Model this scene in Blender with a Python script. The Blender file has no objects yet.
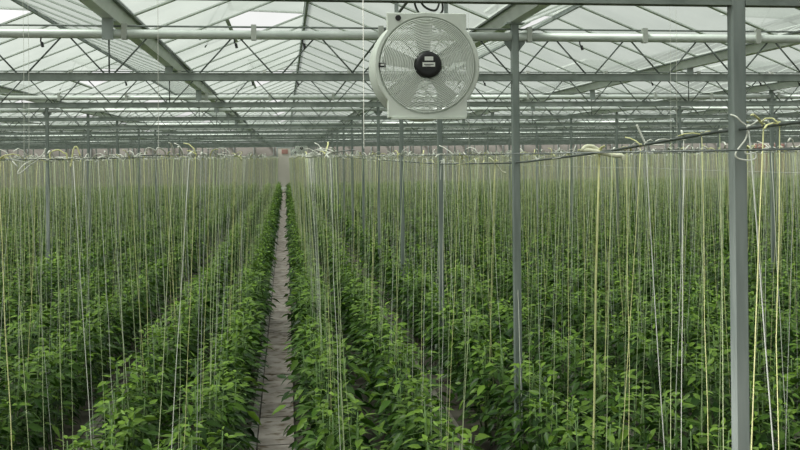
import bpy, math, random
import numpy as np
from mathutils import Vector, Matrix

random.seed(11)
rng = np.random.default_rng(7)
C = bpy.context.scene
COL = C.collection

# ---------------------------------------------------------------- layout (metres; X right, Y along the path, Z up)
F, YAW, ROLL, HY = 871.8, 0.1307, -0.0107, 157.66      # focal length in px of an 800 px frame, heading, tilt, horizon row
EYE = 2.67
BAY = 3.522                      # post spacing along the house
SPAN = 6.4                       # post spacing across
XP = 1.865                       # post row right of the path
def ytruss(n): return BAY * (n - 0.0313)
Y_END = 72.0
ROW_END = 66.0
GUT = EYE + 1.09                 # underside of gutters
RIDGE = EYE + 1.80
CH_T = EYE + 0.975               # axis of the upper chord
CH_B = EYE + 0.645

def project(X, Y, Z):
    h = Z - EYE
    xc = X * math.cos(YAW) - Y * math.sin(YAW)
    zc = X * math.sin(YAW) + Y * math.cos(YAW)
    if zc < 0.1: return (-1e6, -1e6)
    x = F * xc / zc; y = -F * h / zc
    return (400 + x * math.cos(ROLL) - y * math.sin(ROLL), HY + x * math.sin(ROLL) + y * math.cos(ROLL))
def ray(px, py):
    u, v = px - 400, py - HY
    xc = u * math.cos(ROLL) + v * math.sin(ROLL); yc = -u * math.sin(ROLL) + v * math.cos(ROLL)
    return (xc / F * math.cos(YAW) + math.sin(YAW), -xc / F * math.sin(YAW) + math.cos(YAW), -yc / F)
def on_line(px, py, X):          # where the sight line meets the vertical plane through a crop row
    a, b, c = ray(px, py); t = X / a
    return Vector((X, b * t, EYE + c * t))

# ---------------------------------------------------------------- materials
def mat(name, build):
    m = bpy.data.materials.new(name); m.use_nodes = True
    nt = m.node_tree
    for n in list(nt.nodes): nt.nodes.remove(n)
    out = nt.nodes.new('ShaderNodeOutputMaterial')
    nt.links.new(build(nt), out.inputs['Surface'])
    return m
def principled(nt, col, rough=0.5, metal=0.0, spec=0.5):
    p = nt.nodes.new('ShaderNodeBsdfPrincipled')
    if isinstance(col, tuple): p.inputs['Base Color'].default_value = (*col, 1)
    else: nt.links.new(col, p.inputs['Base Color'])
    p.inputs['Roughness'].default_value = rough
    p.inputs['Metallic'].default_value = metal
    p.inputs['Specular IOR Level'].default_value = spec
    return p
def noise_mix(nt, a, b, scale, lo=0.35, hi=0.65, detail=4, stretch=None):
    tc = nt.nodes.new('ShaderNodeTexCoord')
    mp = nt.nodes.new('ShaderNodeMapping')
    if stretch: mp.inputs['Scale'].default_value = stretch
    nt.links.new(tc.outputs['Object'], mp.inputs['Vector'])
    n = nt.nodes.new('ShaderNodeTexNoise'); n.inputs['Scale'].default_value = scale; n.inputs['Detail'].default_value = detail
    nt.links.new(mp.outputs['Vector'], n.inputs['Vector'])
    r = nt.nodes.new('ShaderNodeMapRange'); r.inputs['From Min'].default_value = lo; r.inputs['From Max'].default_value = hi
    nt.links.new(n.outputs['Fac'], r.inputs['Value'])
    m = nt.nodes.new('ShaderNodeMix'); m.data_type = 'RGBA'
    for sock, c in ((m.inputs[6], a), (m.inputs[7], b)):
        if isinstance(c, tuple): sock.default_value = (*c, 1)
        else: nt.links.new(c, sock)
    nt.links.new(r.outputs['Result'], m.inputs[0])
    return m.outputs[2]
def simple(name, a, b=None, scale=12, rough=0.5, metal=0.0, spec=0.5, stretch=None):
    def bld(nt):
        col = a if b is None else noise_mix(nt, a, b, scale, stretch=stretch)
        return principled(nt, col, rough, metal, spec).outputs[0]
    return mat(name, bld)

M = {}
M['steel'] = simple('galvanised steel', (0.30, 0.34, 0.33), (0.40, 0.44, 0.43), 9, 0.5, 0.25, stretch=(1, 1, 0.15))
M['post'] = simple('weathered galvanised post', (0.18, 0.21, 0.20), (0.29, 0.325, 0.31), 14, 0.55, 0.2, stretch=(1, 1, 0.1))
M['pipe'] = simple('bright galvanised pipe', (0.62, 0.66, 0.63), (0.74, 0.78, 0.75), 6, 0.42, 0.2)
M['chord'] = simple('dull galvanised box section', (0.20, 0.23, 0.21), (0.30, 0.335, 0.31), 8, 0.55, 0.2)
M['rod'] = simple('dark steel rod', (0.12, 0.14, 0.13), (0.18, 0.20, 0.19), 20, 0.5, 0.3)
M['alu'] = simple('aluminium', (0.72, 0.75, 0.72), (0.82, 0.85, 0.82), 5, 0.45, 0.3)
M['bar'] = simple('aluminium glazing bar', (0.66, 0.71, 0.67), None, 5, 0.5, 0.2)
M['clip'] = simple('pale zinc clip', (0.50, 0.52, 0.48), None, 5, 0.5, 0.2)
M['wire'] = simple('grey crop wire', (0.09, 0.105, 0.10), (0.15, 0.165, 0.16), 30, 0.5, 0.3)
M['thinwire'] = simple('pale thin wire', (0.55, 0.56, 0.52), None, 5, 0.5, 0.1)
M['black'] = simple('black plastic', (0.012, 0.012, 0.013), None, 5, 0.4)
M['cable'] = simple('black rubber cable', (0.03, 0.035, 0.03), None, 5, 0.5)
M['fanwhite'] = simple('off white fan plastic', (0.68, 0.72, 0.66), (0.74, 0.77, 0.71), 4, 0.4)
M['fangrille'] = simple('white coated wire', (0.80, 0.83, 0.78), None, 4, 0.4)
M['blade'] = simple('pale grey fan blade', (0.64, 0.68, 0.63), None, 4, 0.4)
M['label'] = simple('white printed label', (0.75, 0.76, 0.72), None, 5, 0.5)
M['print'] = simple('dark label print', (0.12, 0.12, 0.12), None, 5, 0.5)
M['tw_white'] = simple('white twine', (0.78, 0.78, 0.70), (0.86, 0.86, 0.80), 40, 0.7, spec=0.2)
M['tw_yellow'] = simple('yellow twine', (0.74, 0.73, 0.34), (0.82, 0.80, 0.46), 40, 0.7, spec=0.2)
M['tw_cream'] = simple('cream twine', (0.80, 0.79, 0.58), (0.86, 0.85, 0.68), 40, 0.7, spec=0.2)
M['tw_green'] = simple('pale green twine', (0.52, 0.60, 0.34), (0.62, 0.68, 0.44), 40, 0.7, spec=0.2)
M['tw_grey'] = simple('grey twine', (0.42, 0.43, 0.40), (0.52, 0.53, 0.49), 40, 0.7, spec=0.2)
M['stalk'] = simple('green stalk', (0.10, 0.19, 0.05), (0.17, 0.26, 0.09), 25, 0.55)
M['crate'] = simple('white cart plastic', (0.62, 0.62, 0.58), None, 5, 0.5)
M['red'] = simple('dull red paint', (0.38, 0.20, 0.17), (0.34, 0.19, 0.16), 2, 0.6)

def leaf_b(nt):
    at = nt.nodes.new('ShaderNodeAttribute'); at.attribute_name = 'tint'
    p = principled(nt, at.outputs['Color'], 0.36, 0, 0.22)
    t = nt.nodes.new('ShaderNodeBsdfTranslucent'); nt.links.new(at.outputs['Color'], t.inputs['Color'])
    mx = nt.nodes.new('ShaderNodeMixShader'); mx.inputs[0].default_value = 0.2
    nt.links.new(p.outputs[0], mx.inputs[1]); nt.links.new(t.outputs[0], mx.inputs[2])
    return mx.outputs[0]
M['leaf'] = mat('pepper leaf', leaf_b)

def glass_b(nt):
    tr = nt.nodes.new('ShaderNodeBsdfTransparent'); tr.inputs['Color'].default_value = (0.33, 0.36, 0.336, 1)
    tl = nt.nodes.new('ShaderNodeBsdfTranslucent')
    nt.links.new(noise_mix(nt, (0.195, 0.217, 0.20), (0.235, 0.258, 0.239), 1.3), tl.inputs['Color'])
    mx = nt.nodes.new('ShaderNodeMixShader'); mx.inputs[0].default_value = 0.45
    nt.links.new(tr.outputs[0], mx.inputs[1]); nt.links.new(tl.outputs[0], mx.inputs[2])
    return mx.outputs[0]
M['glass'] = mat('whitewashed roof glass', glass_b)

def floor_b(nt):
    a = noise_mix(nt, (0.03, 0.026, 0.018), (0.12, 0.11, 0.09), 3.0, 0.3, 0.7, 6)
    return principled(nt, a, 0.8, 0, 0.2).outputs[0]
M['floor'] = mat('dirty ground sheet', floor_b)

def path_b(nt):
    a = noise_mix(nt, (0.42, 0.37, 0.345), (0.25, 0.21, 0.19), 6.0, 0.38, 0.70, 8)
    b = noise_mix(nt, a, (0.12, 0.085, 0.05), 9.0, 0.54, 0.66, 7, stretch=(0.8, 1.4, 1))
    return principled(nt, b, 0.75, 0, 0.25).outputs[0]
M['path'] = mat('worn concrete slab', path_b)
M['sidepath'] = simple('darker side path', (0.10, 0.085, 0.065), (0.26, 0.24, 0.21), 4, 0.8)  # side paths: darker and browner than the centre path slabs
M['edge'] = simple('pale path edging', (0.36, 0.34, 0.32), (0.20, 0.18, 0.16), 5, 0.7)
M['wallfar'] = simple('pinkish brown gable wall', (0.285, 0.262, 0.24), (0.34, 0.315, 0.29), 0.35, 0.8)
M['wallside'] = simple('dull greenhouse side wall', (0.30, 0.33, 0.31), (0.36, 0.40, 0.37), 0.3, 0.7)
M['door'] = simple('beige sliding door', (0.52, 0.49, 0.43), (0.58, 0.55, 0.49), 0.8, 0.7)

# ---------------------------------------------------------------- mesh helpers
class MB:
    def __init__(s): s.v = []; s.f = []; s.m = []
    def add(s, vs, fs, mi=0):
        o = len(s.v); s.v += [tuple(v) for v in vs]; s.f += [tuple(i + o for i in f) for f in fs]; s.m += [mi] * len(fs)
    def box(s, x0, x1, y0, y1, z0, z1, mi=0):
        s.add([(x0,y0,z0),(x1,y0,z0),(x1,y1,z0),(x0,y1,z0),(x0,y0,z1),(x1,y0,z1),(x1,y1,z1),(x0,y1,z1)],
              [(0,3,2,1),(4,5,6,7),(0,1,5,4),(1,2,6,5),(2,3,7,6),(3,0,4,7)], mi)
    def tube(s, pts, r, n=8, mi=0, cap=True, flat=None):
        pts = [Vector(p) for p in pts]
        rs = r if isinstance(r, (list, tuple)) else [r] * len(pts)
        vs, fs = [], []
        t0 = (pts[1] - pts[0]).normalized()
        a = t0.cross(Vector((0, 0, 1)))
        if a.length < 1e-3: a = t0.cross(Vector((0, 1, 0)))
        a.normalize()
        for i, p in enumerate(pts):
            t = (pts[min(i + 1, len(pts) - 1)] - pts[max(i - 1, 0)]).normalized()
            a = (a - t * a.dot(t)).normalized(); b = t.cross(a)
            for k in range(n):
                g = 2 * math.pi * k / n
                vs.append(p + (a * math.cos(g) + b * math.sin(g) * (flat or 1.0)) * rs[i])
        for i in range(len(pts) - 1):
            for k in range(n):
                k2 = (k + 1) % n
                fs.append((i * n + k, i * n + k2, (i + 1) * n + k2, (i + 1) * n + k))
        if cap:
            fs.append(tuple(range(n - 1, -1, -1))); fs.append(tuple((len(pts) - 1) * n + k for k in range(n)))
        s.add(vs, fs, mi)
    def prism(s, prof, d0, d1, axis, mi=0):
        """profile (a,b) extruded along axis 'x','y' or 'z'"""
        def P(a, b, d): return {'x': (d, a, b), 'y': (a, d, b), 'z': (a, b, d)}[axis]
        n = len(prof)
        vs = [P(a, b, d0) for a, b in prof] + [P(a, b, d1) for a, b in prof]
        fs = [(i, (i + 1) % n, n + (i + 1) % n, n + i) for i in range(n)] + [tuple(range(n - 1, -1, -1)), tuple(range(n, 2 * n))]
        s.add(vs, fs, mi)
    def torus(s, c, R, r, n=48, k=6, mi=0):         # ring in the XZ plane
        vs, fs = [], []
        for i in range(n):
            a = 2 * math.pi * i / n
            for j in range(k):
                b = 2 * math.pi * j / k
                q = R + r * math.cos(b)
                vs.append((c[0] + q * math.cos(a), c[1] + r * math.sin(b), c[2] + q * math.sin(a)))
        for i in range(n):
            for j in range(k):
                fs.append((i*k+j, i*k+(j+1)%k, ((i+1)%n)*k+(j+1)%k, ((i+1)%n)*k+j))
        s.add(vs, fs, mi)
    def mesh(s, name, mats, smooth=False):
        me = bpy.data.meshes.new(name); me.from_pydata(s.v, [], s.f)
        mats = mats if isinstance(mats, (list, tuple)) else [mats]
        for m in mats: me.materials.append(m)
        if len(mats) > 1: me.polygons.foreach_set('material_index', s.m)
        if smooth: me.polygons.foreach_set('use_smooth', [True] * len(me.polygons))
        me.validate(); me.update()
        return me
    def obj(s, name, mats, parent=None, smooth=False, loc=None):
        return link(name, s.mesh(name, mats, smooth), parent, loc)
def link(name, data, parent=None, loc=None):
    o = bpy.data.objects.new(name, data); COL.objects.link(o)
    if parent is not None: o.parent = parent
    if loc is not None: o.location = loc
    return o
def tag(o, label=None, cat=None, group=None, kind=None):
    if label: o['label'] = label
    if cat: o['category'] = cat
    if group: o['group'] = group
    if kind: o['kind'] = kind
    return o
def empty(name, loc=(0, 0, 0), rz=0):
    o = bpy.data.objects.new(name, None); COL.objects.link(o); o.location = loc; o.rotation_euler = (0, 0, rz); o.empty_display_size = 0.1
    return o
def copy_tree(o, parent=None):
    c = o.copy(); COL.objects.link(c)
    if parent is not None: c.parent = parent
    for ch in list(o.children): copy_tree(ch, c)
    return c
def tree_at(proto, used, loc, rz=0.0, sc=None):
    o = proto if id(proto) not in used else copy_tree(proto)
    used.add(id(proto)); o.location = loc; o.rotation_euler = (0, 0, rz)
    if sc: o.scale = sc
    return o
ORD = 'first second third fourth fifth sixth seventh eighth ninth tenth eleventh twelfth thirteenth fourteenth fifteenth sixteenth seventeenth eighteenth nineteenth twentieth'.split()
TENS = {2: 'twenty', 3: 'thirty', 4: 'forty', 5: 'fifty', 6: 'sixty', 7: 'seventy', 8: 'eighty', 9: 'ninety'}
def ordinal(i):                  # 1-based
    if i <= 20: return ORD[i - 1]
    t, u = divmod(i, 10)
    return TENS[t][:-1] + 'ieth' if u == 0 else TENS[t] + '-' + ORD[u - 1]
def side_row(j, what='row'):     # j >= 0 right of the path, j < 0 left
    n, sd = (j + 1, 'right') if j >= 0 else (-j, 'left')
    return f'{ordinal(n)} {what} {sd} of path'

# ---------------------------------------------------------------- the setting
X_L, X_R, Y_0 = XP - SPAN * 4 - 0.4, XP + SPAN * 7 + 0.4, -6.0
b = MB(); b.box(X_L, X_R, Y_0, Y_END, -0.12, 0.0)
tag(b.obj('floor', M['floor']), kind='structure')
b = MB(); b.box(X_L, X_R, Y_END, Y_END + 0.2, -0.1, GUT + 0.05)
wf = tag(b.obj('wall_far', M['wallfar']), kind='structure')
b = MB()
for i in range(int((X_R - X_L) / 1.6)):
    x = X_L + 0.8 + i * 1.6
    b.box(x - 0.03, x + 0.03, Y_END - 0.05, Y_END - 0.003, 0, GUT + 0.05)
b.obj('wall_mullions', M['steel'], wf)
b = MB(); b.box(X_L - 0.2, X_L, Y_0, Y_END, -0.1, GUT + 0.1); tag(b.obj('wall_left', M['wallside']), kind='structure')
b = MB(); b.box(X_R, X_R + 0.2, Y_0, Y_END, -0.1, GUT + 0.1); tag(b.obj('wall_right', M['wallside']), kind='structure')
b = MB(); b.box(X_L, X_R, Y_0 - 0.2, Y_0, -0.1, GUT + 0.1); tag(b.obj('wall_near', M['wallside']), kind='structure')
# door in the gable at the end of the path
b = MB(); b.box(-0.62, 0.42, Y_END - 0.12, Y_END - 0.06, 0.0, EYE + 0.9)
d = tag(b.obj('door_1', M['door']), kind='structure')
b = MB(); b.box(-0.72, -0.62, Y_END - 0.14, Y_END - 0.06, 0, EYE + 1.0); b.box(0.42, 0.52, Y_END - 0.14, Y_END - 0.06, 0, EYE + 1.0); b.box(-0.62, 0.42, Y_END - 0.14, Y_END - 0.06, EYE + 0.9, EYE + 1.0)
b.obj('door_frame', M['steel'], d)
b = MB(); b.box(-0.3, 0.2, Y_END - 0.145, Y_END - 0.125, EYE + 0.42, EYE + 0.78)
b.obj('door_sign', M['red'], d)
# dull red panel far right on the gable
b = MB(); b.box(41.0, 43.6, Y_END - 0.16, Y_END - 0.06, EYE - 1.6, EYE + 0.75)
b.box(40.92, 43.68, Y_END - 0.13, Y_END - 0.055, EYE - 1.68, EYE + 0.83)
tag(b.obj('wall_panel', M['red']), 'dull red panel on the far gable wall at the right', 'panel')

# paths between the beds
PATHS = [-0.13 + 1.6 * k for k in range(-13, 28)]
for k in range(-13, 28):
    xc = -0.13 + 1.6 * k
    y1 = ROW_END + 1
    y0 = 2.2
    if project(xc, y1, 0)[0] < -60 or project(xc, y1, 0)[0] > 860: continue
    s = MB(); y = y0; e = MB()
    rr = random.Random(100 + k)
    while y < y1:
        L = 0.85 + rr.uniform(-0.06, 0.06); L = min(L, y1 - y)
        s.box(xc - 0.15 + rr.uniform(-.004, .004), xc + 0.19 + rr.uniform(-.006, .006), y + 0.008, y + L - 0.008, 0, 0.035 + rr.uniform(-.004, .004))
        y += L
    e.box(xc - 0.23, xc - 0.165, y0, y1, 0, 0.03)
    nm = 'centre path' if k == 0 else None
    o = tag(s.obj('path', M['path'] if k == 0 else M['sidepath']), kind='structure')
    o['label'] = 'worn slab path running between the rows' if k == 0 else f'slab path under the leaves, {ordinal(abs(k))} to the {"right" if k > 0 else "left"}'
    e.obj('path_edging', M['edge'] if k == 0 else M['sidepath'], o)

# ---------------------------------------------------------------- roof
RISE0, RIDGE_HALF = GUT + 0.10, SPAN / 4
CELL = BAY / 4
Y_BAR0 = ytruss(2) + CELL / 2 - CELL * 12
NC = int((Y_END - Y_BAR0) / CELL)
def vent_cell(i):
    m = (i - 12)          # cell index counted from the bar at ytruss(2)+CELL/2
    return (m % 8) in (2, 3)
SL = 1.51                 # horizontal run of a slope
dz = RIDGE - RISE0
slen = math.hypot(SL, dz)
ux, uz = SL / slen, dz / slen       # unit vector up the slope (x is mirrored for the right slope)
VENT_L = 0.92
n_gut = int(round((X_R - X_L) / 3.2))
GUTX = [XP + 3.2 * k for k in range(-8, 15)]
RIDX = [g + 1.6 for g in GUTX[:-1]]
for xr in RIDX:
    g = MB(); bars = MB(); rb = MB()
    for sgn in (-1, 1):                         # -1: slope on the left of the ridge
        def P(t, y, off=0.0):                   # t metres down from the ridge
            return (xr + sgn * (t * ux + off * uz), y, RIDGE - t * uz + off * ux)
        for i in range(NC):
            y0, y1 = Y_BAR0 + i * CELL, Y_BAR0 + (i + 1) * CELL
            t0 = VENT_L if (sgn < 0 and vent_cell(i)) else 0.0
            g.add([P(t0, y0), P(t0, y1), P(slen, y1), P(slen, y0)], [(0, 1, 2, 3)])
            if t0: 
                bars.add([P(t0-.02,y0,-.02),P(t0-.02,y1,-.02),P(t0+.02,y1,-.02),P(t0+.02,y0,-.02),P(t0-.02,y0,.01),P(t0-.02,y1,.01),P(t0+.02,y1,.01),P(t0+.02,y0,.01)],
                         [(0,3,2,1),(4,5,6,7),(0,1,5,4),(1,2,6,5),(2,3,7,6),(3,0,4,7)])
            tb = VENT_L if (sgn < 0 and vent_cell(i) and vent_cell(i - 1)) else 0.0
            w = 0.026
            bars.add([P(tb, y0 - w, -0.014), P(slen, y0 - w, -0.014), P(slen, y0 + w, -0.014), P(tb, y0 + w, -0.014),
                      P(tb, y0 - w, 0.004), P(slen, y0 - w, 0.004), P(slen, y0 + w, 0.004), P(tb, y0 + w, 0.004)],
                     [(0,3,2,1),(4,5,6,7),(0,1,5,4),(1,2,6,5),(2,3,7,6),(3,0,4,7)])
    rb.prism([(xr - 0.014, RIDGE - 0.04), (xr + 0.014, RIDGE - 0.04), (xr + 0.03, RIDGE + 0.02), (xr - 0.03, RIDGE + 0.02)], Y_BAR0, Y_BAR0 + NC * CELL, 'y')
    c = tag(g.obj('ceiling', M['glass']), kind='structure')
    bars.obj('glazing_bars', M['bar'], c); rb.obj('ridge_bar', M['steel'], c)

def house_side(x, unit=3.2, x0=XP - 1.6):
    k = round((x - x0) / unit)
    return 'over the path' if k == 0 else f'{ordinal(abs(k))} bay {"right" if k > 0 else "left"} of the path'
# gutters
for k, x in enumerate(GUTX):
    if project(x, 71, GUT)[0] < -20 or project(x, 71, GUT)[0] > 820: continue
    b = MB()
    o_ = [(x - 0.045, GUT), (x + 0.045, GUT), (x + 0.085, GUT + 0.105), (x + 0.11, GUT + 0.105), (x + 0.11, GUT + 0.125), (x + 0.075, GUT + 0.125),
          (x + 0.038, GUT + 0.008), (x - 0.038, GUT + 0.008), (x - 0.075, GUT + 0.125), (x - 0.11, GUT + 0.125), (x - 0.11, GUT + 0.105), (x - 0.085, GUT + 0.105)]
    b.prism(o_, Y_0, Y_END, 'y')
    q = round((x - XP) / 3.2)
    nm = f'{ordinal(q + 1)} gutter right of the path' if q >= 0 else f'{ordinal(-q)} gutter left of the path'
    gt = b.obj('roof_gutter', M['alu'])
    sb_ = MB(); sb_.box(x - 0.115, x - 0.088, Y_0, Y_END, GUT + 0.088, GUT + 0.104); sb_.box(x + 0.088, x + 0.115, Y_0, Y_END, GUT + 0.088, GUT + 0.104); sb_.obj('edge_seal', M['rod'], gt)
    tag(gt, f'long aluminium roof gutter, {nm}', 'gutter', 'roof gutters running along the house')

# roof vents, hinged at the ridge on the left slope
def vent_proto():
    root = empty('roof_vent')
    th = math.radians(24)
    W = 2 * CELL
    # direction of the opened sash, left and slightly up
    ax, az = -(ux * math.cos(th) - (-uz) * 0) , 0
    dx, dz_ = -ux, -uz
    cx, cz = dx * math.cos(th) + (dz_) * math.sin(th) * 1, dz_ * math.cos(th) - dx * math.sin(th)
    nx, nz = -cz, cx
    if nz < 0: nx, nz = -nx, -nz
    def P(t, y, off=0): return (cx * t + nx * off, y, cz * t + nz * off + 0.02)
    def bar(t0, t1, y0, y1, b):
        b.add([P(t0,y0,-.018),P(t1,y0,-.018),P(t1,y1,-.018),P(t0,y1,-.018),P(t0,y0,.014),P(t1,y0,.014),P(t1,y1,.014),P(t0,y1,.014)],
              [(0,3,2,1),(4,5,6,7),(0,1,5,4),(1,2,6,5),(2,3,7,6),(3,0,4,7)])
    g = MB(); g.add([P(0, 0), P(VENT_L, 0), P(VENT_L, W), P(0, W)], [(0, 1, 2, 3)])
    g.obj('pane', M['glass'], root)
    f = MB(); bar(0, VENT_L, -.015, .02, f); bar(0, VENT_L, W - .02, W + .015, f); bar(VENT_L - .03, VENT_L + .01, 0, W, f); bar(0, VENT_L, W/2 - .012, W/2 + .012, f); bar(-.01, .03, 0, W, f)
    f.obj('sash_frame', M['alu'], root)
    for yy in (W * 0.32, W * 0.68):
        a = MB(); a.tube([P(VENT_L * 0.96, yy, -.02), (-ux * slen * 0.78, yy, -uz * slen * 0.78 - 0.02)], 0.009, 6)
        a.obj('opening_arm', M['rod'], root, True)
    return root
vp = None; used = set()
vcount = {}
for ri, xr in enumerate(RIDX):
    for i in range(NC):
        if not (vent_cell(i) and vent_cell(i + 1) and not vent_cell(i - 1)): continue
        y0 = Y_BAR0 + i * CELL
        if y0 < 3 or y0 > 52: continue
        p = project(xr - 0.5, y0 + 0.9, RIDGE - 0.2)
        if not (-40 < p[0] < 840) or p[1] < -45: continue
        if vp is None: vp = vent_proto()
        o = tree_at(vp, used, (xr, y0, RIDGE))
        vcount[ri] = vcount.get(ri, 0) + 1
        tag(o, f'opened glass roof vent, {ordinal(vcount[ri])} from the front, {house_side(xr)}', 'roof vent', 'opened vents along the ridges')

# ---------------------------------------------------------------- posts
def post_mesh(w, dp, h):
    b = MB(); c = 0.006; a, e = w / 2, dp / 2
    b.prism([(-a + c, -e), (a - c, -e), (a, -e + c), (a, e - c), (a - c, e), (-a + c, e), (-a, e - c), (-a, -e + c)], 0, h, 'z')
    return b
POST_W, POST_D = 0.062, 0.046
pm = post_mesh(POST_W, POST_D, GUT).mesh('steel_post', M['post'])
bpl = MB(); bpl.box(-.09, .09, -.09, .09, 0.001, .012); bpm = bpl.mesh('base_plate', M['post'])
gsm = []
for sg in (-1, 1):
    b = MB(); x0 = sg * POST_W / 2
    b.prism([(x0, CH_T - 0.03), (x0 + sg * 0.055, CH_T - 0.03), (x0 + sg * 0.055, CH_T - 0.05), (x0, CH_T - 0.12)][::sg], -0.006, 0.006, 'y')
    gsm.append(b.mesh('gusset', M['post']))
cap = MB(); cap.box(-0.075, 0.075, -0.04, 0.04, GUT - 0.012, GUT - 0.001); capm = cap.mesh('gutter_saddle', M['steel'])
POSTS = []
for k in range(-4, 8):
    cnt = 0
    for n in range(1, 21):
        x, y = XP + SPAN * k, ytruss(n)
        p = project(x, y, EYE)
        if not (-8 < p[0] < 808): continue
        cnt += 1
        o = link('steel_post', pm, None, (x, y, 0))
        rw = side_row(k, 'post row')
        if k == 0 and n == 1: lb = 'grey galvanised steel post standing nearest in front, tied with white cord'
        elif k == 0 and n == 2: lb = 'grey galvanised steel post behind the hanging fan, to its right'
        else: lb = f'grey steel post, {ordinal(cnt)} from the front in the {rw}'
        tag(o, lb, 'post', 'steel roof posts')
        if n <= 5:
            link('gusset', gsm[0], o); link('gusset', gsm[1], o)
            link('gutter_saddle', capm, o)
        if n <= 2: link('base_plate', bpm, o)
        POSTS.append((k, n))

# ---------------------------------------------------------------- lattice girders, one per span
HP = POST_W / 2
def chord_top():
    b = MB(); b.tube([(HP, 0, CH_T), (SPAN - HP, 0, CH_T)], 0.036, 14); return b
def chord_bot():
    b = MB(); b.box(HP, SPAN - HP, -0.02, 0.02, CH_B - 0.03, CH_B + 0.03)
    b.box(HP, SPAN - HP, -0.026, 0.026, CH_B - 0.03, CH_B - 0.024); b.box(HP, SPAN - HP, -0.026, 0.026, CH_B + 0.024, CH_B + 0.03); return b
def braces():
    out = []
    for i in range(10):
        t = 0.32 + 0.64 * i
        for sg in (-1, 1):
            out.append(((t + sg * 0.035, 0, CH_T - 0.03), (t + sg * 0.285, 0, CH_B + 0.025)))
    out.append(((3.2, 0, CH_T - 0.03), (3.2, 0, CH_B + 0.025)))
    return out
def rail():
    b = MB(); b.tube([(HP, 0, CH_T + 0.062), (SPAN - HP, 0, CH_T + 0.062)], 0.008, 6)
    return b
def clip(x):
    b = MB(); b.box(x - 0.02, x + 0.02, -0.05, -0.034, CH_T - 0.045, CH_T + 0.075); b.box(x - 0.02, x + 0.02, -0.05, 0.0, CH_T + 0.055, CH_T + 0.075); b.box(x - .02, x + .02, -.05, .0, CH_T - .045, CH_T - .034)
    return b
def hook(x):
    b = MB(); b.tube([(x, 0, CH_T - 0.03), (x, -0.01, CH_T - 0.06), (x + 0.012, -0.015, CH_T - 0.075)], 0.006, 6); b.tube([(x + 0.01, -0.015, CH_T - 0.07), (x + 0.018, -0.02, CH_T - 0.105)], 0.011, 8)
    return b
def bracket():
    b = MB(); b.box(3.2 - 0.042, 3.2 + 0.042, -0.052, -0.037, CH_T - 0.05, GUT + 0.05); b.box(3.2 - 0.042, 3.2 + 0.042, -0.052, 0.05, GUT - 0.014, GUT - 0.001)
    return b
TOPM, BOTM, RAILM = chord_top().mesh('top_chord', M['pipe'], True), chord_bot().mesh('bottom_chord', M['chord']), rail().mesh('top_rail', M['rod'])
BRM = []
for p0, p1 in braces():
    b = MB(); b.tube([p0, p1], 0.0068, 6); BRM.append(b.mesh('brace', M['rod'], True))
wb = MB()
for p0, p1 in braces(): wb.tube([p0, p1], 0.0068, 5)
WEBM = wb.mesh('lattice_web', M['rod'], True)
CLM = [clip(x).mesh('clip', M['clip']) for x in (0.115, 1.1, 2.1, 3.32, 4.3, 5.3)]
HKM = [hook(x).mesh('hook', M['black']) for x in (0.55, 2.7, 4.15, 4.68)]
BKM = bracket().mesh('gutter_bracket', M['steel'])
for n in range(1, 14):
    for k in range(-5, 8):
        x, y = XP + SPAN * k, ytruss(n)
        xa = [project(x + t, y, CH_B)[0] for t in (0.05, SPAN - 0.05)]
        if max(xa) < 0 or min(xa) > 800: continue
        root = empty('lattice_girder', (x, y, 0))
        where = 'over the path' if k == -1 else (f'{ordinal(k + 1)} span right of it' if k >= 0 else f'{ordinal(-k - 1)} span left of it')
        tag(root, f'steel lattice girder, {ordinal(n)} line from the front, ' + (where if k == -1 else where.replace(' of it', ' of the path')), 'girder', 'lattice girders across the house')
        link('top_chord', TOPM, root); link('bottom_chord', BOTM, root); link('top_rail', RAILM, root)
        link('gutter_bracket', BKM, root)
        if n <= 4:
            for (p0, p1), me in zip(braces(), BRM):
                pa = project(x + p1[0], y, CH_B)
                if -40 < pa[0] < 840: link('brace', me, root)
            for me in CLM: link('clip', me, root)
            for me in HKM: link('hook', me, root)
        else:
            link('lattice_web', WEBM, root)

# ---------------------------------------------------------------- crop wires
def wire_h(j, y):                 # j: line index, line X = 0.265 + 0.8 j
    if j == 2:
        ys = [0.0, 3.41, 5.0, 6.93, 10.45, 16, 25, 40, 70]; hs = [0.16, 0.108, 0.018, -0.054, -0.082, -0.05, 0.02, 0.06, 0.09]
        return EYE + float(np.interp(y, ys, hs))
    if j == 1: return EYE + min(0.006 + 0.0016 * y, 0.09)
    return EYE + min(0.016 + 0.0013 * y, 0.09) + 0.012 * math.sin(j * 1.7 + y * 0.45)
LX = lambda j: XP + 0.8 * (j - 2)
LINES = [j for j in range(-30, 60) if -60 < project(LX(j), ROW_END, EYE)[0] < 860]
for j in LINES:
    b = MB()
    ystart = {0: 3.36, -1: 3.36, 1: 1.3}.get(j, 0.6)
    ys = np.concatenate([np.arange(ystart, 12, 0.6), np.arange(12, ROW_END + 0.1, 3.0)])
    r = 0.0080 if j == 2 else 0.0022
    b.tube([(LX(j), y, wire_h(j, y)) for y in ys], r, 6 if j == 2 else 4)
    lb = 'thick grey crop cable strung past the nearest post, over plants right of the path' if j == 2 else f'thin grey crop wire above the {side_row(j)}'
    tag(b.obj('crop_wire', M['wire'], None, True), lb, 'wire', 'crop wires along the rows')
# a thin pale wire lower down, right of the posts
b = MB(); b.tube([(3.06, y, EYE - 0.115 + 0.004 * math.sin(y * 2)) for y in np.arange(2.0, 30, 1.0)], 0.0016, 4)
tag(b.obj('support_wire', M['thinwire']), 'thin pale wire stretched below the crop wires at the right', 'wire')

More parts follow.
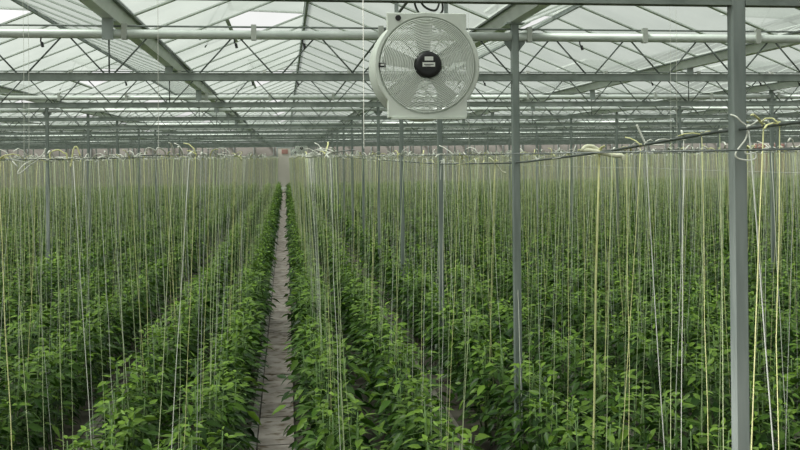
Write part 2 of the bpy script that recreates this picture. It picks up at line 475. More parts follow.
# cords hanging from the roof to the crop wires
def cord(px, X, ytop, ln):
    pass
hang = [(24, -1.335, 'left'), (29, -1.335, 'left'), (158.5, -0.535, 'l2'), (364, 0.265, 'm'), (671, 2.665, 'r'), (677, 2.665, 'r'), (469, 1.065, 'c'), (298, 0.265, 'far')]
cord_lab = ['white cord hanging from the roof at the left edge, left of a close pair', 'white cord hanging from the roof at the left edge, right of a close pair',
            'thin white cord hanging from the roof left of the path', 'thin white cord hanging from the roof just left of the fan',
            'thin white cord hanging right of the fan, left of a close pair', 'thin white cord hanging right of the fan, right of a close pair',
            'thin white cord hanging from the roof close behind the fan', 'thin white cord hanging from the roof above the far path']
for (px, X, nm), lb in zip(hang, cord_lab):
    j = round((X - XP) / 0.8) + 2
    q = on_line(px, 150, LX(j))
    if q.y < 0: continue
    y = q.y
    # roof height above this spot
    xr = min(RIDX, key=lambda v: abs(v - LX(j)))
    zt = RIDGE - abs(LX(j) - xr) * dz / SL - 0.02
    b = MB(); b.tube([(LX(j), y, wire_h(j, y)), (LX(j) + 0.004, y, (zt + EYE) / 2), (LX(j), y, zt)], 0.0011, 5)
    tag(b.obj('hanging_cord', M['tw_white']), lb, 'cord', 'white cords hung from the roof')

# ---------------------------------------------------------------- fans on the long pipe
FX, FZ = 0.79, EYE + 0.513
b = MB(); b.tube([(FX + 0.012, y, CH_T + 0.036 + 0.010) for y in (Y_0 + 0.5, 20, 45, 71.5)], 0.010, 8)
tag(b.obj('fan_pipe', M['rod'], None, True), 'thin dark pipe along the house carrying the fans', 'pipe')

def fan_parts(root, detail=True):
    hw, hh, R, Ri = 0.224, 0.292, 0.297, 0.262
    nseg = 96
    def rim(t):
        c, s = abs(math.cos(t)), abs(math.sin(t))
        rect = min(hw / c if c > 1e-6 else 1e9, hh / s if s > 1e-6 else 1e9)
        return max(R, rect) if rect > R * 0.98 else R
    b = MB(); vs = []; fs = []
    angs = sorted(set([2 * math.pi * i / nseg for i in range(nseg)] + [math.atan2(sy * hh, sx * hw) % (2 * math.pi) for sx in (-1, 1) for sy in (-1, 1)]))
    N = len(angs)
    for t in angs:
        c, s = math.cos(t), math.sin(t); ro = rim(t)
        for rr, yy in ((ro, 0.0), (ro, 0.035), (Ri + 0.03, 0.035), (Ri, 0.012), (Ri + 0.012, -0.006), (ro - 0.006, -0.006)):
            vs.append((rr * c, yy, rr * s))
    K = 6
    for i in range(N):
        for q in range(K):
            fs.append((i*K+q, i*K+(q+1)%K, ((i+1)%N)*K+(q+1)%K, ((i+1)%N)*K+q))
    b.add(vs, fs)
    fr = b.obj('housing_plate', M['fanwhite'], root)
    b = MB()                                                       # the shroud tube behind
    vs, fs = [], []
    for i in range(64):
        t = 2 * math.pi * i / 64; c, s = math.cos(t), math.sin(t)
        for rr, yy in ((0.288, 0.03), (0.288, 0.21), (0.306, 0.215), (0.306, 0.235), (Ri + 0.006, 0.235), (Ri + 0.006, 0.03)):
            vs.append((rr * c, yy, rr * s))
    for i in range(64):
        for q in range(6): fs.append((i*6+q, i*6+(q+1)%6, ((i+1)%64)*6+(q+1)%6, ((i+1)%64)*6+q))
    b.add(vs, fs); b.obj('shroud', M['fanwhite'], root, True)
    b = MB()
    for i in range(21):
        rr = 0.082 + i * 0.0089; b.torus((0, -0.012 - 0.02 * math.cos(rr / Ri * 1.5), 0), rr, 0.0029, 56, 5)
    for i in range(6):
        t = math.radians(25 + 60 * i)
        b.tube([(0.07 * math.cos(t), -0.03, 0.07 * math.sin(t)), (0.18 * math.cos(t), -0.021, 0.18 * math.sin(t)), (0.267 * math.cos(t), -0.004, 0.267 * math.sin(t))], 0.0022, 5)
    b.obj('guard_grille', M['fangrille'], root, True)
    b = MB()                                                       # rear guard
    for i in range(9):
        b.torus((0, 0.228, 0), 0.07 + i * 0.023, 0.0016, 48, 4)
    for i in range(8):
        t = math.pi * i / 4 + 0.2
        b.tube([(0.03 * math.cos(t), 0.23, 0.03 * math.sin(t)), (0.266 * math.cos(t), 0.23, 0.266 * math.sin(t))], 0.003, 5)
    b.obj('rear_guard', M['fangrille'], root, True)
    b = MB(); b.tube([(0, -0.035, 0), (0, -0.045, 0), (0, -0.046, 0)], [0.074, 0.070, 0.05], 40); b.tube([(0, 0.10, 0), (0, -0.036, 0)], [0.060, 0.074], 40)
    hub = b.obj('motor_hub', M['black'], root, True)
    b = MB(); b.box(-0.022, 0.026, -0.0485, -0.0462, 0.022, 0.044); b.box(-0.034, 0.036, -0.0485, -0.0462, -0.012, 0.012)
    lab = b.obj('rating_label', M['label'], hub)
    b = MB(); b.box(-0.026, 0.028, -0.0492, -0.0486, -0.002, 0.003); b.box(-0.02, 0.01, -0.0492, -0.0486, -0.009, -0.006)
    b.obj('label_lines', M['print'], hub)
    for i in range(5):                                             # twisted blades
        b = MB(); a0 = math.radians(20 + 72 * i); vs, fs = [], []
        for u in range(6):
            rr = 0.06 + (0.245 - 0.06) * u / 5; wd = 0.085 + 0.05 * u / 5; tw = math.radians(42 - 20 * u / 5)
            for v in range(5):
                q = (v / 4 - 0.5) * wd
                tx, ty = q * math.cos(tw), q * math.sin(tw)
                an = a0 + tx / rr * (0.8)
                for th in (-0.002, 0.002): vs.append((rr * math.cos(an), 0.085 + ty + th, rr * math.sin(an)))
        for u in range(5):
            for v in range(4):
                a = (u * 5 + v) * 2; e = ((u + 1) * 5 + v) * 2
                fs += [(a, a + 2, e + 2, e), (a + 1, e + 1, e + 3, a + 3)]
        for u in range(5):
            for v in (0, 4):
                a = (u * 5 + v) * 2; e = ((u + 1) * 5 + v) * 2; fs.append((a, e, e + 1, a + 1))
        for v in range(4):
            for u in (0, 5):
                a = (u * 5 + v) * 2; fs.append((a, a + 1, a + 3, a + 2))
        b.add(vs, fs); b.obj('blade', M['blade'], root, True)
    b = MB(); b.tube([(-0.162, -0.007, 0.262), (-0.162, -0.011, 0.262)], 0.016, 20); b.obj('knockout_hole', M['black'], root)
    b = MB(); b.box(-0.272, -0.236, -0.018, -0.005, -0.012, 0.012); b.obj('terminal_box', M['black'], root)
    b = MB(); b.box(-0.264, -0.246, -0.020, -0.0181, -0.005, 0.006); b.obj('terminal_label', M['label'], root)
    b = MB(); b.box(-hw + 0.02, hw - 0.01, -0.02, 0.03, -hh - 0.008, -hh + 0.002); b.obj('bottom_lip', M['fanwhite'], root)
    top = CH_T + 0.062 - FZ
    for x in (-0.165, 0.117):
        b = MB(); b.box(x - 0.011, x + 0.011, 0.036, 0.042, hh - 0.06, top); b.obj('hanger_strap', M['post'], root)
    b = MB(); b.box(-0.185, 0.140, 0.030, 0.048, top - 0.003, top + 0.022); b.obj('hanger_bar', M['post'], root)
    if detail:
        b = MB()
        def loop(pts, r=0.0065):
            P = [Vector(p) for p in pts]; out = []
            for i in range(len(P) - 1):
                p0, p1, p2, p3 = P[max(i-1,0)], P[i], P[i+1], P[min(i+2,len(P)-1)]
                for u in range(6):
                    t = u / 6
                    out.append(0.5*((2*p1)+(p2-p0)*t+(2*p0-5*p1+4*p2-p3)*t*t+(3*p1-p0-3*p2+p3)*t**3))
            out.append(P[-1]); b.tube(out, r, 6)
        loop([(-0.03, 0.02, 0.60), (-0.075, 0.02, 0.44), (-0.06, 0.03, 0.34), (-0.035, 0.04, 0.292), (-0.03, 0.06, 0.27)])
        loop([(-0.05, 0.02, 0.60), (-0.045, 0.0, 0.42), (-0.02, 0.0, 0.335), (0.05, 0.02, 0.31), (0.075, 0.03, 0.36), (0.05, 0.04, 0.41), (0.0, 0.04, 0.47), (-0.02, 0.03, 0.60)])
        loop([(-0.02, 0.03, 0.56), (0.03, 0.02, 0.43), (0.085, 0.03, 0.385), (0.098, 0.04, 0.32), (0.08, 0.05, 0.29)])
        b.obj('power_cable', M['cable'], root, True)
    return fr
for i, (yy, lb) in enumerate(((4.8, 'large white circulation fan with black hub hanging nearest'), (43.0, 'small distant white circulation fan above the end of the path'), (70.5, 'tiny farthest white circulation fan beside the far door'))):
    r = empty('circulation_fan', (FX, yy, FZ))
    fan_parts(r, i == 0)
    tag(r, lb, 'fan', 'circulation fans on the long pipe')

# ---------------------------------------------------------------- pepper plants
LEAF_T = np.array([[0, 0, 0], [.30, 0, 1], [.30, -1, 1], [.30, 1, 1], [.66, 0, 2], [.66, -1, 2], [.66, 1, 2], [1, 0, 3]], float)
FULL_F = [(0, 1, 2), (0, 3, 1), (1, 4, 5, 2), (1, 3, 6, 4), (4, 7, 5), (4, 6, 7)]
def leaves_mesh(name, base, dirs, ln, wd, droop, tint, full=True, extra=None):
    N = len(base)
    dirs = dirs / np.linalg.norm(dirs, axis=1, keepdims=True)
    up = np.tile(np.array([0, 0, 1.0]), (N, 1)) + rng.normal(0, 0.42, (N, 3))
    side = np.cross(dirs, up); side /= np.linalg.norm(side, axis=1, keepdims=True)
    nor = np.cross(side, dirs)
    if full:
        us = np.array([0, .30, .30, .30, .66, .66, .66, 1.0]); ws = np.array([0, 0, -.46, .46, 0, -.36, .36, 0]); fo = np.array([0, 0, .16, .16, 0, .13, .13, 0])
        faces = FULL_F
    else:
        us = np.array([0, .42, .42, 1.0]); ws = np.array([0, -.5, .5, 0]); fo = np.array([0, .1, .1, 0.0])
        faces = [(0, 3, 1), (0, 2, 3)]
    K = len(us)
    V = (base[:, None, :] + dirs[:, None, :] * (us[None, :, None] * ln[:, None, None])
         + side[:, None, :] * (ws[None, :, None] * wd[:, None, None])
         + nor[:, None, :] * (fo[None, :, None] * wd[:, None, None]))
    V[:, :, 2] -= (us[None, :] ** 2) * (droop * ln)[:, None]
    V = V.reshape(-1, 3)
    loops = np.concatenate([np.array(f) for f in faces]); sizes = np.array([len(f) for f in faces])
    L = (loops[None, :] + (np.arange(N) * K)[:, None]).reshape(-1)
    S = np.tile(sizes, N)
    me = bpy.data.meshes.new(name)
    me.vertices.add(len(V)); me.vertices.foreach_set('co', V.astype(np.float32).ravel())
    me.loops.add(len(L)); me.loops.foreach_set('vertex_index', L.astype(np.int32))
    me.polygons.add(len(S)); me.polygons.foreach_set('loop_start', np.concatenate([[0], np.cumsum(S)[:-1]]).astype(np.int32))
    me.polygons.foreach_set('use_smooth', np.ones(len(S), bool))
    me.update(calc_edges=True)
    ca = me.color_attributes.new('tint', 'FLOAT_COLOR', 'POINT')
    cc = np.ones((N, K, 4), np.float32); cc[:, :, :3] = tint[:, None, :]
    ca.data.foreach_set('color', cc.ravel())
    me.materials.append(M['leaf'])
    return me
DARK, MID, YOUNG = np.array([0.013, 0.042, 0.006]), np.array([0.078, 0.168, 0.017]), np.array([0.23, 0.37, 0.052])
def plant_data(seed, height=0.97):
    r = np.random.default_rng(seed)
    base, dirs, ln, wd, dr, ti, stems, pets = [], [], [], [], [], [], [], []
    ns = 3
    for s in range(ns):
        a = 2 * math.pi * (s + r.uniform(-.2, .2)) / ns
        h = height * r.uniform(0.84, 1.06)
        lean = r.uniform(0.06, 0.13)
        top = np.array([lean * math.cos(a), lean * math.sin(a), h]); b0 = np.array([0.02 * math.cos(a), 0.02 * math.sin(a), 0.0])
        midp = (b0 + top) / 2 + np.array([math.cos(a), math.sin(a), 0]) * 0.03
        def pt(t): return b0 * (1 - t) ** 2 + 2 * midp * t * (1 - t) + top * t * t
        stems.append([tuple(pt(t)) for t in (0, .25, .5, .75, 1.0)])
        nn = 30
        for i in range(nn):
            t = 0.14 + 0.86 * i / (nn - 1)
            p = pt(t)
            for q in range(2 if i > 3 else 1):
                az = i * 2.4 + q * 3.0 + s * 1.1 + r.uniform(-.5, .5)
                o = np.array([math.cos(az), math.sin(az), 0])
                young = max(0, (t - 0.78) / 0.22)
                pl = (0.11 * (1 - young) + 0.018) * r.uniform(.5, 1.25)
                el = math.radians(r.uniform(-5, 35) + 30 * young)
                e = p + o * pl * math.cos(el) + np.array([0, 0, pl * math.sin(el)])
                if q == 0 and i % 2 == 0 and pl > 0.05: pets.append((tuple(p), tuple(e)))
                le = math.radians(r.uniform(-45, 12) + 40 * young)
                az2 = az + r.uniform(-.6, .6)
                base.append(e); dirs.append([math.cos(az2) * math.cos(le), math.sin(az2) * math.cos(le), math.sin(le)])
                l = (0.102 * (1 - young) + 0.060 * young) * r.uniform(.65, 1.2)
                ln.append(l); wd.append(l * r.uniform(.40, .52)); dr.append(r.uniform(.05, .38))
                k = r.uniform(0, 1) * (0.25 + 0.75 * t)      # older low leaves deeper green; shade inside the canopy also put into the tint
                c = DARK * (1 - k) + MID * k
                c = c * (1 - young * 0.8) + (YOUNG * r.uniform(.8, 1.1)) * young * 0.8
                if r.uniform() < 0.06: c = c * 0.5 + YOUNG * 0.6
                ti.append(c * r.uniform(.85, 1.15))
    return [np.array(v, float) for v in (base, dirs, ln, wd, dr, ti)], stems, pets
NVAR = 9
protos = []
for v in range(NVAR):
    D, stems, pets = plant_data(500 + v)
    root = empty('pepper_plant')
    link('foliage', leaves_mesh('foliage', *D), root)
    sb = MB()
    for st in stems: sb.tube(st, [0.008, 0.007, 0.006, 0.005, 0.003], 6)
    for p0, p1 in pets: sb.tube([p0, p1], 0.0022, 4, cap=False)
    sb.obj('stalks', M['stalk'], root, True)
    protos.append(root)

near, rest = [], []
for j in LINES:
    if not X_L + 0.6 < LX(j) < X_R - 0.6: continue
    path_x = -0.135 + 1.6 * round((LX(j) + 0.135) / 1.6)
    main = abs(path_x + 0.135) < 0.3
    x = LX(j) + (0.11 if LX(j) > path_x else -0.11) * ((0.75 if abs(path_x + 1.735) < 0.3 else 0.5) if not main else (0.65 if LX(j) > path_x else 0.3))
    rj = random.Random(900 + j)
    y = 3.0 + rj.uniform(0, 0.35)
    while y < ROW_END:
        yy = y + rj.uniform(-.06, .06); xx = x + rj.uniform(-.06, .06)
        y += 0.38
        pc = project(xx, yy, 0.9)
        m = 0.35 * F / max(yy, 1)
        if pc[0] < -m - 100 or pc[0] > 800 + m + 100: continue
        vis = -m < pc[0] < 800 + m and project(xx, yy - 0.25, 1.02)[1] < 452
        (near if vis else rest).append((yy, xx, j))
near.sort()
ind, far = near[:300], near[300:]
ind.sort(key=lambda t: (t[2], t[0]))
used = set(); cnt = {}
for i, (y, x, j) in enumerate(ind):
    cnt[j] = cnt.get(j, 0) + 1
    s = random.uniform(.92, 1.08)
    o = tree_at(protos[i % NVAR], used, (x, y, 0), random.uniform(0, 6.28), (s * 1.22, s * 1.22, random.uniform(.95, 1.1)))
    tag(o, f'leafy green pepper plant, {ordinal(cnt[j])} from the front in {side_row(j)}', 'plant', 'young pepper plants in rows')

# the many plants farther back, too many to count
bs = [[] for _ in range(6)]
near_src = [plant_data(700 + i)[0] for i in range(6)]
def scatter(lst, keep, grow):
    out = [[] for _ in range(6)]
    for (y, x, j) in lst:
        D = near_src[int(rng.integers(6))]
        n = len(D[0]); sel = rng.choice(n, int(n * keep(y)), replace=False)
        a = rng.uniform(0, 6.28); ca, sa = math.cos(a), math.sin(a); R = np.array([[ca, sa, 0], [-sa, ca, 0], [0, 0, 1]])
        hz = rng.uniform(.92, 1.06)
        g = grow(y)
        out[0].append(D[0][sel] @ R * np.array([1.2, 1.2, hz]) + np.array([x, y, 0])); out[1].append(D[1][sel] @ R)
        out[2].append(D[2][sel] * g); out[3].append(D[3][sel] * g); out[4].append(D[4][sel]); out[5].append(D[5][sel])
    return [np.concatenate(o) for o in out]
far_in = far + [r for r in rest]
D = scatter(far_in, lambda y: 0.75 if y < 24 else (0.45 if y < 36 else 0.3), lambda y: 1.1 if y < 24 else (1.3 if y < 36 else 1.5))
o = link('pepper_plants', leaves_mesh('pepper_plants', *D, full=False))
tag(o, 'pale green mass of pepper plants filling the rows toward the far wall', 'plants', kind='stuff')

# ---------------------------------------------------------------- twine strings from the wires down to the plants
TW = ['tw_white', 'tw_yellow', 'tw_green', 'tw_grey']
TWN = {'tw_white': 'white', 'tw_yellow': 'yellow', 'tw_green': 'pale green', 'tw_grey': 'grey'}
def string_obj(top, bot, r, m, rr, tail=None, label=None):
    root_b = MB()
    pts = []
    for i in range(7):
        t = i / 6
        p = top.lerp(bot, t); w = 0.006 * math.sin(t * 3.14)
        pts.append(p + Vector((rr.uniform(-1, 1) * w, rr.uniform(-1, 1) * w, 0)))
    root_b.tube(pts, r, 5)
    o = root_b.obj('twine_string', M[m], None, True)
    kb = MB()
    kb.tube([top + Vector((0, 0, 0.010)), top + Vector((0, 0, -0.012))], [r * 2.2, r * 1.6], 6)
    kb.torus((top.x, top.y, top.z), 0.004 + r, r, 10, 5)
    for i in range(tail if tail is not None else rr.choice((1, 2, 2))):
        a = rr.uniform(0, 6.28); L = rr.uniform(0.035, 0.10); el = rr.uniform(-0.2, 1.4)
        d1 = Vector((math.cos(a) * math.cos(el), math.sin(a) * math.cos(el), math.sin(el)))
        d2 = Vector((math.cos(a + .6), math.sin(a + .6), rr.uniform(-1.2, .4))).normalized()
        kb.tube([top, top + d1 * L * 0.5, top + d1 * L * 0.8 + d2 * L * 0.25, top + d1 * L * 0.85 + d2 * L * 0.6], r * 1.1 + 0.0042, 5, flat=0.45)
    kb.obj('knot', M['tw_white'] if m in ('tw_grey', 'tw_green') else M[m], o, True)
    return o

cand = []
# strings on the cable past the near posts, as they hang in the photo: (x at wire, x at the bottom of the frame, width in mm, colour)
special = [(599.5, 593, 13, 'tw_yellow'), (641, 622, 6, 'tw_yellow'), (646, 664, 8, 'tw_grey'), (749, 772, 9, 'tw_grey'), (764, 752, 8, 'tw_yellow'),
           (733, 740, 5, 'tw_yellow'), (513.5, 523, 8, 'tw_white'), (495, 487, 9, 'tw_yellow'), (441, 431, 8, 'tw_white'), (562, 551, 6, 'tw_green'),
           (570, 567, 5, 'tw_yellow'), (476, 461, 6, 'tw_green'), (462, 466, 5, 'tw_white'), (684, 682, 5, 'tw_white'), (671, 671, 5, 'tw_green'),
           (702, 708, 5, 'tw_yellow'), (537, 540, 5, 'tw_grey'), (528, 530, 4, 'tw_green'), (612, 606, 6, 'tw_green'), (627, 629, 5, 'tw_yellow'), (720, 723, 5, 'tw_green'), (780, 777, 6, 'tw_yellow')]
spec_y = []
for xt, xb, w, m in special:
    yt = on_line(xt, HY - 2, LX(2)).y
    top = Vector((LX(2), yt, wire_h(2, yt)))
    bb = on_line(xb, 445, LX(2))
    t = (0.30 - top.z) / (bb.z - top.z) if bb.z > 0.3 else 1.0
    bot = top.lerp(bb, t)
    cand.append((yt - 5, 2, top, bot, (w if w > 10 else w * 0.68) / 2000, m)); spec_y.append(yt)
for j in LINES:
    rj = random.Random(40 + j)
    y = {1: 4.7, 0: 4.5, -1: 4.3, -2: 3.9}.get(j, 3.3) + rj.uniform(0, .2)
    while y < ROW_END:
        yt = y + rj.uniform(-.05, .05)
        y += 0.34 if (j in (0, -1) and y < 9) else 0.25
        if j == 2 and yt < 11 and (yt < 7.6 or min(abs(yt - q) for q in spec_y) < 0.12): continue
        x = LX(j)
        p = project(x, yt, EYE)
        if not (-130 < p[0] < 930): continue
        seen = -3 < p[0] < 803
        top = Vector((x, yt, wire_h(j, yt)))
        path_x = -0.135 + 1.6 * round((x + 0.135) / 1.6)
        bot = Vector((x + (0.1 if x > path_x else -0.1) + rj.uniform(-.07, .07), yt + rj.uniform(-.13, .13), rj.uniform(0.2, 0.4)))
        m = rj.choices(TW, (2, 3, 5, 2))[0]
        cand.append((yt if seen else 1000 + yt, j, top, bot, rj.choice((0.0012, 0.0014, 0.0017, 0.0022)), m))
cand.sort(key=lambda t: t[0])
ind_s, far_s = cand[:300], cand[300:]
ind_s.sort(key=lambda t: (t[1], t[2].y))
cnt = {}
for i, (_, j, top, bot, r, m) in enumerate(ind_s):
    cnt[j] = cnt.get(j, 0) + 1
    o = string_obj(top, bot, r, m, random.Random(3000 + i))
    wn = 'thick cable right of the path' if j == 2 else f'wire over {side_row(j)}'
    thick = 'thick ' if r > 0.0055 else ''
    tag(o, f'{thick}{TWN[m]} twine string, {ordinal(cnt[j])} from the front, {wn}', 'string', 'twine strings hung from the crop wires')

V, Fc, MI = [], [], []
sv = []; 
tri = np.array([[1, 0], [-.5, .866], [-.5, -.866]])
tops = np.array([list(c[2]) for c in far_s]); bots = np.array([list(c[3]) for c in far_s]); rad = np.array([c[4] for c in far_s]) * 1.15
mid = np.array([TW.index(c[5]) for c in far_s])
def prisms(a, bb, r):
    n = len(a)
    v = np.zeros((n, 6, 3))
    for k in range(3):
        off = np.stack([tri[k, 0] * r, tri[k, 1] * r, np.zeros(n)], 1)
        v[:, k] = a + off; v[:, 3 + k] = bb + off
    f = np.array([[0, 1, 4, 3], [1, 2, 5, 4], [2, 0, 3, 5]])
    return v.reshape(-1, 3), (f[None] + (np.arange(n) * 6)[:, None, None]).reshape(-1, 4)
v1, f1 = prisms(tops, bots, rad)
n = len(tops)
ang = rng.uniform(0, 6.28, n); el = rng.uniform(-0.2, 1.4, n); L = rng.uniform(.03, .10, n)
ends = tops + np.stack([np.cos(ang) * np.cos(el) * L, np.sin(ang) * np.cos(el) * L, np.sin(el) * L], 1)
v2, f2 = prisms(ends, tops, rad * 5.5)
a3 = ang + rng.uniform(1.5, 4.5, n); e3 = rng.uniform(-.9, .9, n); L3 = rng.uniform(.03, .09, n)
v3, f3 = prisms(tops + np.stack([np.cos(a3) * np.cos(e3) * L3, np.sin(a3) * np.cos(e3) * L3, np.sin(e3) * L3], 1), tops, rad * 5)
VV = np.concatenate([v1, v2, v3]); FF = np.concatenate([f1, f2 + len(v1), f3 + len(v1) + len(v2)])
me = bpy.data.meshes.new('twine_strings')
me.vertices.add(len(VV)); me.vertices.foreach_set('co', VV.astype(np.float32).ravel())
me.loops.add(FF.size); me.loops.foreach_set('vertex_index', FF.astype(np.int32).ravel())
me.polygons.add(len(FF)); me.polygons.foreach_set('loop_start', (np.arange(len(FF)) * 4).astype(np.int32))
for t in TW: me.materials.append(M[t])
me.polygons.foreach_set('material_index', np.concatenate([np.repeat(mid, 3), np.zeros(3 * n), np.repeat(np.where(mid >= 2, 0, mid), 3)]).astype(np.int32))
me.update(calc_edges=True)
o = link('twine_strings', me)
tag(o, 'countless pale twine strings hanging over the far rows', 'strings', kind='stuff')

# bundles of loose twine left on the wires
def twine_bow(y, j, m, seed, label, pts_px, r):
    """curl of loose twine on a wire; points given relative to the wire at y (x along Y of the wire, z up)"""
    b = MB(); c = Vector((LX(j), y, wire_h(j, y)))
    P = [c + Vector((p[0], p[1], p[2])) for p in pts_px]; out = []
    for i in range(len(P) - 1):
        p0, p1, p2, p3 = P[max(i-1,0)], P[i], P[i+1], P[min(i+2,len(P)-1)]
        for u in range(6):
            t = u / 6
            out.append(0.5*((2*p1)+(p2-p0)*t+(2*p0-5*p1+4*p2-p3)*t*t+(3*p1-p0-3*p2+p3)*t**3))
    out.append(P[-1]); b.tube(out, r, 6)
    tag(b.obj('loose_twine', M[m], None, True), label, 'twine', 'loose twine ends on the wires')
yA = on_line(599.5, 152, LX(2)).y
twine_bow(yA, 2, 'tw_cream', 1, 'bulging cream twine curl on the cable above the thickest string',
          [(0.0, 0.0, 0.004), (-0.015, 0, 0.02), (-0.05, 0, 0.038), (-0.085, 0, 0.036), (-0.10, 0, 0.018), (-0.07, -.01, 0.014), (-0.02, -.01, 0.006), (0.03, -.01, -0.006), (0.09, -.01, -0.018), (0.135, -.01, -0.02), (0.145, -.01, -0.045)], 0.0135)
yB = on_line(645, 146, LX(2)).y
twine_bow(yB, 2, 'tw_white', 2, 'straight white twine end sticking up from the thick cable', [(0.01, 0, -0.035), (0.0, -.008, 0.0), (-0.012, -.006, 0.03), (-0.045, 0, 0.105)], 0.006)
yC = on_line(737.5, 128, LX(2)).y
twine_bow(yC - 0.04, 2, 'tw_white', 3, 'white cord wound round the nearest post at the cable',
          [(-0.036, 0.03, 0.055), (-0.034, -0.012, 0.045), (-0.015, -.014, 0.025), (0.012, -.012, 0.006), (0.016, -.012, -0.012), (0.004, -.014, -0.05), (-0.035, -.012, -0.10), (-0.03, -.012, -0.125), (0.02, -.012, -0.135), (0.05, -.012, -0.125), (0.045, -.012, -0.105), (0.01, -.012, -0.108), (0.0, -.012, -0.09)], 0.0032)
yD = on_line(495, 163, LX(2)).y
twine_bow(yD, 2, 'tw_cream', 4, 'cream twine end crossing the cable left of the second post', [(-0.055, 0, 0.05), (-0.04, -.01, 0.04), (0.0, -.012, 0.0), (0.06, -.012, -0.075), (0.095, -.012, -0.085)], 0.008)
yE = on_line(513, 160, LX(2)).y
twine_bow(yE, 2, 'tw_white', 5, 'white twine end leaning on the second post at the cable', [(-0.035, -.04, 0.105), (-0.02, -.04, 0.06), (0.01, -.03, 0.005), (0.0, -.02, -0.04), (0.0, -.02, -0.10)], 0.006)
def left_bow(px, j, m, label, pts, r):
    y = on_line(px, 158, LX(j)).y
    twine_bow(y, j, m, 0, label, pts, r)
left_bow(36, -2, 'tw_white', 'double white twine ends drooping from the wire at the far left', [(0.0, 0, 0.03), (0.01, 0, 0.0), (-0.03, 0, -0.03), (-0.085, 0, -0.075), (-0.09, 0, -0.06), (-0.05, 0, -0.02), (0.03, 0, 0.02), (0.05, 0, 0.06)], 0.004)
left_bow(56, -2, 'tw_yellow', 'yellowish twine arch standing on the wire left of the far-left post', [(-0.03, 0, 0.0), (-0.035, 0, 0.03), (-0.01, 0, 0.05), (0.02, 0, 0.052), (0.045, 0, 0.035), (0.06, 0, 0.03), (0.062, 0, 0.0)], 0.0045)
left_bow(72, -2, 'tw_yellow', 'short yellow twine tuft on the wire right of the arch', [(-0.01, 0, -0.05), (0.0, 0, 0.0), (0.01, 0, 0.06), (0.03, 0, 0.075), (0.05, 0, 0.02)], 0.005)
left_bow(150, -1, 'tw_white', 'tangle of white twine above the row left of the path', [(-0.02, 0, 0.0), (-0.025, 0.05, 0.015), (-0.005, 0, 0.03), (0.012, .05, 0.02), (0.004, 0.1, 0.01), (0.018, .1, 0.032), (0.03, .2, 0.018), (0.025, .25, 0.0)], 0.003)

# small pale cart at the end of the path
cart = empty('harvest_cart', (-0.1, 60.0, 0))
b = MB(); b.box(-0.2, 0.2, -0.4, 0.4, 0.62, 0.66); b.box(-0.2, 0.2, -0.4, -0.38, 0.66, 0.74); b.box(-0.2, 0.2, 0.38, 0.4, 0.66, 0.74); b.obj('tray', M['crate'], cart)
for sx in (-1, 1):
    for sy in (-1, 1):
        b = MB(); b.box(sx * 0.17 - .015, sx * 0.17 + .015, sy * 0.36 - .015, sy * 0.36 + .015, 0.08, 0.62); b.obj('leg', M['steel'], cart)
        b = MB(); b.tube([(sx * 0.17 - 0.02, sy * 0.36, 0.0825), (sx * 0.17 + 0.02, sy * 0.36, 0.0825)], 0.045, 16); b.obj('wheel', M['black'], cart)
tag(cart, 'small pale cart standing at the far end of the path', 'cart')

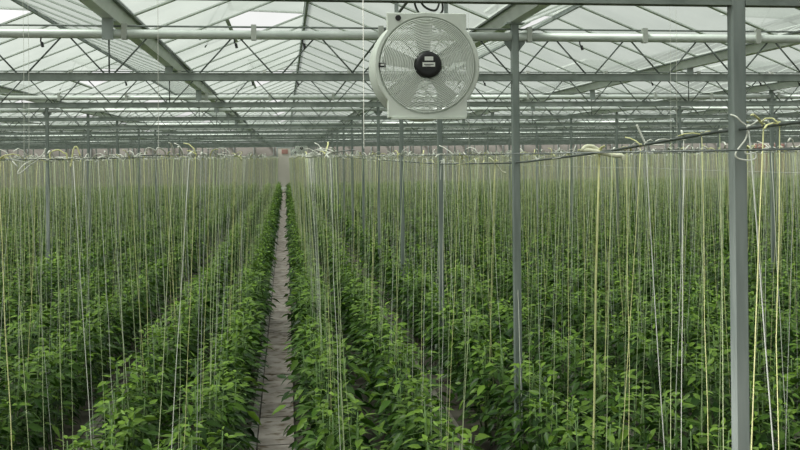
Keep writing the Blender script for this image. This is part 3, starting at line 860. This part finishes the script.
# ---------------------------------------------------------------- sky, sun, camera
w = bpy.data.worlds.new('overcast sky'); C.world = w; w.use_nodes = True
nt = w.node_tree
for n_ in list(nt.nodes): nt.nodes.remove(n_)
out = nt.nodes.new('ShaderNodeOutputWorld'); bg = nt.nodes.new('ShaderNodeBackground')
tc = nt.nodes.new('ShaderNodeTexCoord')
nz = nt.nodes.new('ShaderNodeTexNoise'); nz.inputs['Scale'].default_value = 3.0; nz.inputs['Detail'].default_value = 5
nt.links.new(tc.outputs['Generated'], nz.inputs['Vector'])
mr = nt.nodes.new('ShaderNodeMapRange'); mr.inputs['From Min'].default_value = 0.38; mr.inputs['From Max'].default_value = 0.58
nt.links.new(nz.outputs['Fac'], mr.inputs['Value'])
mx = nt.nodes.new('ShaderNodeMix'); mx.data_type = 'RGBA'
mx.inputs[6].default_value = (0.82, 0.83, 0.81, 1); mx.inputs[7].default_value = (1.0, 1.0, 0.985, 1)
nt.links.new(mr.outputs['Result'], mx.inputs[0])
nt.links.new(mx.outputs[2], bg.inputs['Color'])
sp = nt.nodes.new('ShaderNodeSeparateXYZ'); nt.links.new(tc.outputs['Generated'], sp.inputs[0])
ov = nt.nodes.new('ShaderNodeMapRange')            # overcast sky: three times brighter overhead than at the horizon
ov.inputs['From Min'].default_value = 0.0; ov.inputs['From Max'].default_value = 1.0; ov.inputs['To Min'].default_value = 0.74; ov.inputs['To Max'].default_value = 2.0
nt.links.new(sp.outputs['Z'], ov.inputs['Value']); nt.links.new(ov.outputs['Result'], bg.inputs['Strength'])
nt.links.new(bg.outputs[0], out.inputs['Surface'])

sun = bpy.data.lights.new('sun', 'SUN'); sun.energy = 10.8; sun.angle = math.radians(26); sun.color = (1.0, 0.98, 0.93)
so = bpy.data.objects.new('sun', sun); COL.objects.link(so)
so.rotation_euler = Vector((0.62, 0.15, -1.0)).to_track_quat('-Z', 'Y').to_euler()

cam = bpy.data.cameras.new('camera'); co = bpy.data.objects.new('camera', cam); COL.objects.link(co)
cam.sensor_fit = 'HORIZONTAL'; cam.sensor_width = 36.0; cam.lens = 36.0 * F / 800.0
cam.shift_y = -(225 - HY) / 800.0
cam.clip_end = 500; cam.clip_start = 0.05
co.matrix_world = Matrix.Translation((0, 0, EYE)) @ Matrix.Rotation(-YAW, 4, 'Z') @ Matrix.Rotation(math.pi / 2, 4, 'X') @ Matrix.Rotation(ROLL, 4, 'Z')
C.camera = co

C.cycles.transparent_max_bounces = 48
C.cycles.max_bounces = 8
C.cycles.diffuse_bounces = 4
C.view_settings.view_transform = 'Standard'
C.view_settings.look = 'None'
C.view_settings.gamma = 1.0
C.view_settings.exposure = 0.2
